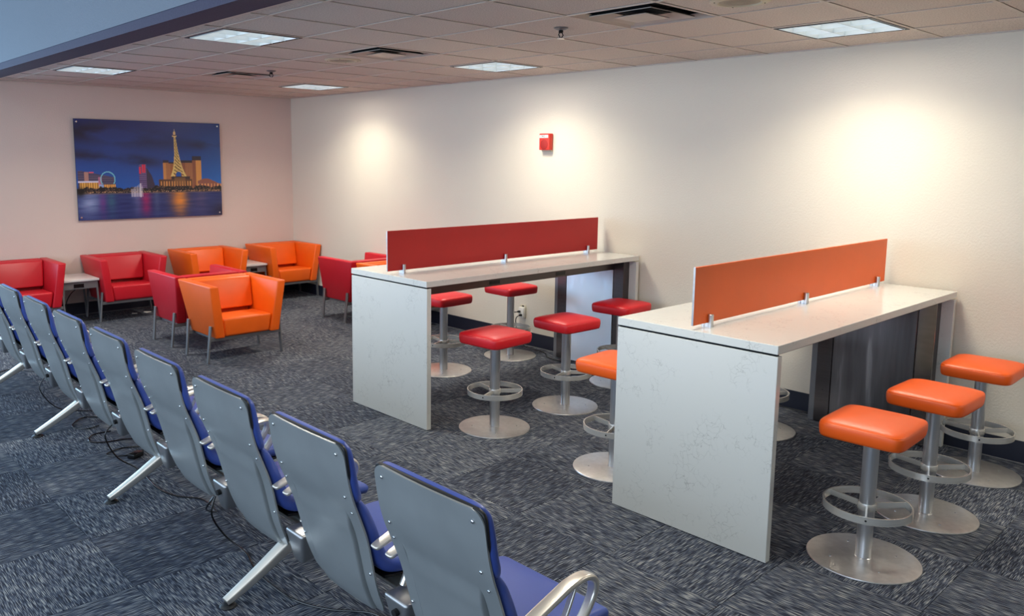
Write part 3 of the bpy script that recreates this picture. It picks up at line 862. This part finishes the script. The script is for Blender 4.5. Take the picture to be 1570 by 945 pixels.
o = obj('paper_scrap', hexa([(-.03, -.012, 0), (.03, -.015, 0), (.032, .012, 0), (-.028, .014, 0), (-.03, -.012, .0015), (.03, -.015, .004), (.032, .012, .003), (-.028, .014, .005)]), M['paper'], None, (-2.42, -0.34, 0.0005), (0, 0, -0.5))
tag(o, 'thin pale paper sliver left of the paper scrap, under the red armchair', 'paper')

# ------------------------------------------------------------------ wall outlet with adapter
t = thing('wall_outlet', 'beige wall outlet plate with white multi-plug adapter, seen under the far desk', 'outlet', (0, -4.59, 0.345))
obj('cover_plate', box(-0.006, 0, -0.040, 0.040, -0.062, 0.075, 0.002, 2), M['beige_plate'], t)
obj('adapter', box(-0.040, -0.0065, -0.038, 0.034, -0.055, 0.052, 0.004, 2), M['plastic_white'], t)
for z in (0.062,):
    obj('socket', box(-0.0075, -0.0062, -0.014, 0.014, z - .006, z + .006), M['void'], t)
for y, z in ((-0.010, -0.027), (0.015, 0.007)):
    pl = thing('plug', 'black power plug in the %s of the wall outlet adapter' % ('lower part' if z < 0 else 'upper part'), 'plug', (-0.0405, -4.59 + y, 0.345 + z))
    obj('plug_body', hexa([(-.034, -.008, -.008), (0, -.013, -.012), (0, .013, -.012), (-.034, .008, -.008),
                           (-.034, -.008, .008), (0, -.013, .012), (0, .013, .012), (-.034, .008, .008)], 0.003, 2), M['black_gloss'], pl)

# ------------------------------------------------------------------ fire alarm
t = thing('fire_alarm', 'red fire alarm speaker box on the right wall with a white label', 'fire alarm', (0, -4.885, 2.075))
obj('back_box', box(-0.030, 0, -0.060, 0.060, -0.088, 0.070, 0.003, 2), M['beige_plate'], t)
obj('housing', box(-0.062, -0.006, -0.066, 0.066, -0.074, 0.086, 0.006, 3), M['alarm'], t)
g = lathe([(0.050, 0.0), (0.050, 0.003), (0.046, 0.0045), (0.002, 0.005)], 32)
obj('grille', g, M['alarm_dark'], t, (-0.0615, 0, -0.020), (0, -PI/2, 0))
lb = obj('label_plate', box(-0.0645, -0.0618, -0.052, 0.058, 0.043, 0.072, 0.001, 1), M['label'], t)
cu = bpy.data.curves.new('lettering', 'FONT'); cu.body = 'FIRE'; cu.size = 0.030; cu.extrude = 0.0004; cu.align_x = 'CENTER'; cu.align_y = 'CENTER'
tmp = bpy.data.objects.new('tmp_text', cu); COL.objects.link(tmp)
bpy.context.view_layer.update()
me = bpy.data.meshes.new_from_object(tmp.evaluated_get(bpy.context.evaluated_depsgraph_get()))
bpy.data.objects.remove(tmp); me.name = 'lettering'; me.materials.clear(); me.materials.append(M['black_gloss'])
o = link('lettering', me, lb, (-0.0652, 0.014, 0.0575), (PI/2, 0, -PI/2))

# ------------------------------------------------------------------ skyline picture
def picture_mesh(x0, x1, z0, z1, y):
    NX, NZ = 300, 200
    u = np.linspace(0, 1, NX)[None, :].repeat(NZ, 0); v = np.linspace(0, 1, NZ)[:, None].repeat(NX, 1)
    rng = np.random.default_rng(3)
    def fbm(fx, fz, oct=4, seed=0):
        r = np.random.default_rng(seed); out = np.zeros_like(u); a = 1.0; tot = 0
        for o in range(oct):
            nx, nz = int(fx*2**o) + 2, int(fz*2**o) + 2
            g = r.random((nz, nx)); X = u*(nx-1.001); Zz = v*(nz-1.001)
            i, j = X.astype(int), Zz.astype(int); fx_, fz_ = X-i, Zz-j
            fx_ = fx_*fx_*(3-2*fx_); fz_ = fz_*fz_*(3-2*fz_)
            out += a*((g[j, i]*(1-fx_)+g[j, i+1]*fx_)*(1-fz_) + (g[j+1, i]*(1-fx_)+g[j+1, i+1]*fx_)*fz_)
            tot += a; a *= 0.5
        return out/tot
    C = np.zeros((NZ, NX, 3))
    def mix(mask, col):
        nonlocal C
        mask = np.clip(mask, 0, 1)[..., None]; C = C*(1-mask) + np.array(col, float)*mask
    # dusk sky
    top, low = np.array([34, 46, 108.]), np.array([30, 92, 176.])
    tt = np.clip((v-0.28)/0.72, 0, 1)[..., None]
    C = low*(1-tt) + top*tt
    C += (np.clip(u-0.6, 0, 1)*60)[..., None]*np.array([-.1, .55, .45])
    cl = fbm(3, 6, 5, 5)
    band = np.exp(-((v - (0.86 - 0.12*(u-0.2)))/0.10)**2)*np.clip(1.25-1.3*u, 0, 1) + 0.9*np.exp(-((v-(0.64-0.15*(u-.1)))/0.05)**2)*np.clip((0.62-u)/0.2, 0, 1) + 0.9*np.exp(-((v-0.78)/0.05)**2-((u-0.9)/.12)**2)
    mix(band*np.clip((cl-0.30)*3.6, 0, 1)*0.95, (26, 22, 50))
    # water
    wm = v < 0.265
    base = np.array([38, 52, 108.])
    C[wm] = base
    C[wm] += ((fbm(6, 60, 3, 8)-0.5)*38)[wm][:, None]
    def refl(uc, w, col, s=0.8, lo=0.0):
        k = np.exp(-((u-uc)/w)**2)*np.clip((v-lo)/0.2+0.25, 0, 1)*(0.65+0.6*(fbm(8, 50, 2, 11)-0.5))
        mix(np.where(wm, k*s, 0), col)
    refl(0.68, 0.066, (230, 126, 40), 1.0); refl(0.69, 0.04, (250, 160, 60), 0.85)
    refl(0.445, 0.036, (190, 30, 95), 1.0); refl(0.07, 0.08, (170, 184, 220), 0.95); refl(0.16, 0.022, (120, 50, 130), 0.8)
    refl(0.215, 0.03, (60, 120, 130), 0.7); refl(0.385, 0.03, (150, 150, 190), 0.5); refl(0.84, 0.05, (120, 90, 110), 0.55); refl(0.52, 0.02, (110, 130, 150), 0.5)
    mix(np.where(wm, np.exp(-((u-1.02)/0.10)**2-((v-0.05)/.09)**2)*0.8, 0), (30, 30, 50))
    def rect(a, b, c, d, col, s=1.0):
        mix(((u > a) & (u < b) & (v > c) & (v < d))*s, col)
    stripes = lambda n: (np.sin(u*n*PI) > 0.1)
    # left hotel
    m1 = (u > 0.01) & (u < 0.245) & (v > 0.30) & (v < 0.49 - 0.30*np.clip(u-0.03, 0, 1))
    C[m1] = (70, 66, 96)
    C[m1 & (np.sin(v*260) > 0.2)] = (96, 84, 104)
    rect(0.05, 0.075, 0.36, 0.48, (176, 130, 120))
    rect(0.02, 0.145, 0.315, 0.375, (176, 120, 50)); C[(u > .02) & (u < .145) & (v > .315) & (v < .375) & (np.sin(u*420) > .2)] = (240, 184, 96)
    rect(0.01, 0.14, 0.375, 0.387, (214, 210, 235))
    rect(0.17, 0.245, 0.30, 0.355, (178, 124, 60)); C[(u > .17) & (u < .245) & (v > .30) & (v < .355) & (np.sin(u*500) > .3)] = (236, 170, 90)
    rect(0.135, 0.16, 0.34, 0.43, (196, 120, 150), .8); rect(0.08, 0.11, 0.468, 0.478, (240, 90, 110))
    rect(0.14, 0.17, 0.325, 0.355, (150, 190, 240), .8)
    # observation wheel
    rr = np.hypot((u-0.198)/0.046, (v-0.405)/0.075)
    C[(np.abs(rr-1) < 0.07) & (v > 0.36)] = (120, 196, 210)
    # curved tower with red sign
    m2 = (u > 0.405) & (u < 0.52) & (v > 0.29) & (v < np.where(u < 0.455, 0.555 - 1.5*(u-0.44)**2*40*0.05, 0.53 - 2.4*np.clip(u-0.455, 0, 1) - 8*np.clip(u-0.49, 0, 1)**1.3))
    C[m2] = (88, 70, 112); C[m2 & (u > 0.455)] = (58, 48, 72)
    C[m2 & (np.sin(v*300) > 0.4) & (u < 0.455)] = (120, 96, 140)
    rect(0.408, 0.420, 0.46, 0.53, (225, 50, 80)); rect(0.428, 0.450, 0.47, 0.555, (225, 50, 80)); rect(0.436, 0.440, 0.47, 0.555, (120, 60, 100))
    # grand hotel
    m3 = (u > 0.572) & (u < 0.665) & (v > 0.33) & (v < 0.585 - 0.15*np.clip(u-.58, 0, 1))
    m4 = (u > 0.70) & (u < 0.85) & (v > 0.30) & (v < 0.57 + 0.35*(u-0.70)) | ((u > .79) & (u < .852) & (v > .3) & (v < .625))
    C[m3] = (170, 104, 62); C[m4] = (150, 90, 66)
    C[(m3 | m4) & (np.sin(u*900) > 0.5)] = (196, 132, 84)
    C[(m3 | m4) & (np.sin(v*420) > 0.7)] *= 0.8
    rect(0.572, 0.592, 0.33, 0.57, (214, 150, 80), .7); rect(0.812, 0.85, 0.33, 0.60, (226, 160, 78), .75)
    rect(0.572, 0.615, 0.575, 0.60, (50, 40, 52)); rect(0.615, 0.665, 0.565, 0.582, (50, 40, 52)); rect(0.785, 0.85, 0.60, 0.645, (46, 40, 54)); rect(0.70, 0.785, 0.575, 0.598, (50, 40, 52))
    # lattice tower
    hgt = np.clip((v-0.43)/(0.92-0.43), 0, 1)
    hw_ = 0.048*np.exp(-hgt*3.4) + 0.0085*(1-hgt) + 0.002
    cu_ = 0.683 - 0.022*hgt
    m5 = (np.abs(u-cu_) < hw_) & (v > 0.43) & (v < 0.905)
    arch = (np.abs(u-0.683) < 0.026*np.sqrt(np.clip(1-((v-0.43)/0.05)**2, 0, 1))) & (v < 0.48)
    m5 &= ~arch
    lat = (np.sin((u-cu_)/hw_*7 + v*170) > -0.1) | (np.abs(u-cu_) > hw_*0.72)
    C[m5] = (120, 92, 52); C[m5 & lat] = (228, 196, 118)
    rect(0.648, 0.676, 0.845, 0.86, (236, 204, 140)); rect(0.650, 0.674, 0.858, 0.868, (70, 50, 50)); rect(0.655, 0.669, 0.868, 0.895, (225, 190, 130)); rect(0.6615, 0.6635, 0.895, 0.925, (220, 190, 150))
    for vv in (0.56, 0.49): rect(0.683-0.022*((vv-.43)/.49)-0.03, 0.683-0.022*((vv-.43)/.49)+0.03, vv-0.006, vv+0.006, (196, 160, 96), .6)
    # plinth arcade and low buildings
    rect(0.54, 0.78, 0.30, 0.40, (96, 62, 46)); rect(0.63, 0.765, 0.40, 0.43, (60, 44, 46))
    C[(u > .54) & (u < .78) & (v > .33) & (v < .38) & (np.sin(u*330) > .3)] = (224, 156, 84)
    rect(0.65, 0.73, 0.34, 0.42, (150, 104, 60), .6)
    m6 = (u > 0.82) & (v > 0.30) & (v < 0.375 + 0.03*np.sin((u-.82)*25))
    C[m6] = (140, 86, 72); C[m6 & (np.sin(u*260) > .4) & (v < .35)] = (226, 160, 100)
    # shoreline trees and lamps
    tr = 0.30 + 0.045*fbm(26, 2, 3, 21) + 0.03*(fbm(60, 2, 2, 22)-.5)
    mt = (v > 0.262) & (v < tr)
    C[mt] = (26, 26, 34)
    lamps = (v > 0.27) & (v < 0.285) & (rng.random(u.shape) > 0.82); C[lamps] = (220, 176, 130)
    sparks = mt & (rng.random(u.shape) > 0.93); C[sparks] = (170, 130, 100)
    mix(((v > 0.255) & (v < 0.268))*0.5, (120, 96, 90))
    mix(np.exp(-((u-0.02)/0.03)**2-((v-0.28)/.04)**2), (14, 20, 22))
    # fountain
    f = ((u > 0.345) & (u < 0.425) & (v > 0.225) & (v < 0.30 + 0.07*np.clip((u-.34)/.08, 0, 1)*(0.6+0.4*np.sin(u*600))))
    mix(f*(0.35+0.4*(np.sin(u*520) > 0)), (226, 216, 226))
    mix(np.exp(-((u-0.412)/0.004)**2)*((v > .22) & (v < .36)), (230, 225, 230))
    C = np.clip(C + (rng.random(C.shape)-.5)*6, 0, 255)/255
    lin = np.where(C <= 0.04045, C/12.92, ((C+0.055)/1.055)**2.4)
    X = x0 + (x1-x0)*u; Zc = z0 + (z1-z0)*v
    verts = np.stack([X, np.full_like(X, y), Zc], -1).reshape(-1, 3)
    idx = np.arange(NX*NZ).reshape(NZ, NX)
    faces = np.stack([idx[:-1, :-1], idx[:-1, 1:], idx[1:, 1:], idx[1:, :-1]], -1).reshape(-1, 4)
    me = bpy.data.meshes.new('print_face')
    me.from_pydata(verts.tolist(), [], faces.tolist())
    at = me.color_attributes.new('print', 'FLOAT_COLOR', 'POINT')
    at.data.foreach_set('color', np.concatenate([lin.reshape(-1, 3), np.ones((NX*NZ, 1))], 1).astype(np.float32).ravel())
    return me
t = NT('printed_skyline')
a = t.n('ShaderNodeVertexColor'); a.layer_name = 'print'
t.l(a.outputs['Color'], t.b.inputs['Base Color']); t.set(Roughness=0.3)
px0, px1, pz0, pz1 = -2.908, -1.092, 1.137, 2.340
pic = thing('wall_picture', 'wide print of a lit city skyline at dusk mounted on the back wall', 'picture', (-2.0, 0, 1.74))
obj('panel', box(px0 + 2.0, px1 + 2.0, -0.034, -0.026, pz0 - 1.74, pz1 - 1.74, 0.001, 1), M['black_gloss'], pic)
me = picture_mesh(px0 + 2.0015, px1 + 1.9985, pz0 - 1.7385, pz1 - 1.7415, -0.0345); me.materials.append(t.m)
link('print_face', me, pic)
for x in (px0 + 0.035, px1 - 0.035):
    for z in (pz0 + 0.035, pz1 - 0.035):
        b = lathe([(0.007, -0.034), (0.007, -0.008), (0.013, -0.0078), (0.013, -0.003), (0.010, 0.0), (0.002, 0.0004)], 16)
        obj('standoff', b, M['screw'], pic, (x + 2.0, -0.0355, z - 1.74), (PI/2, 0, 0))
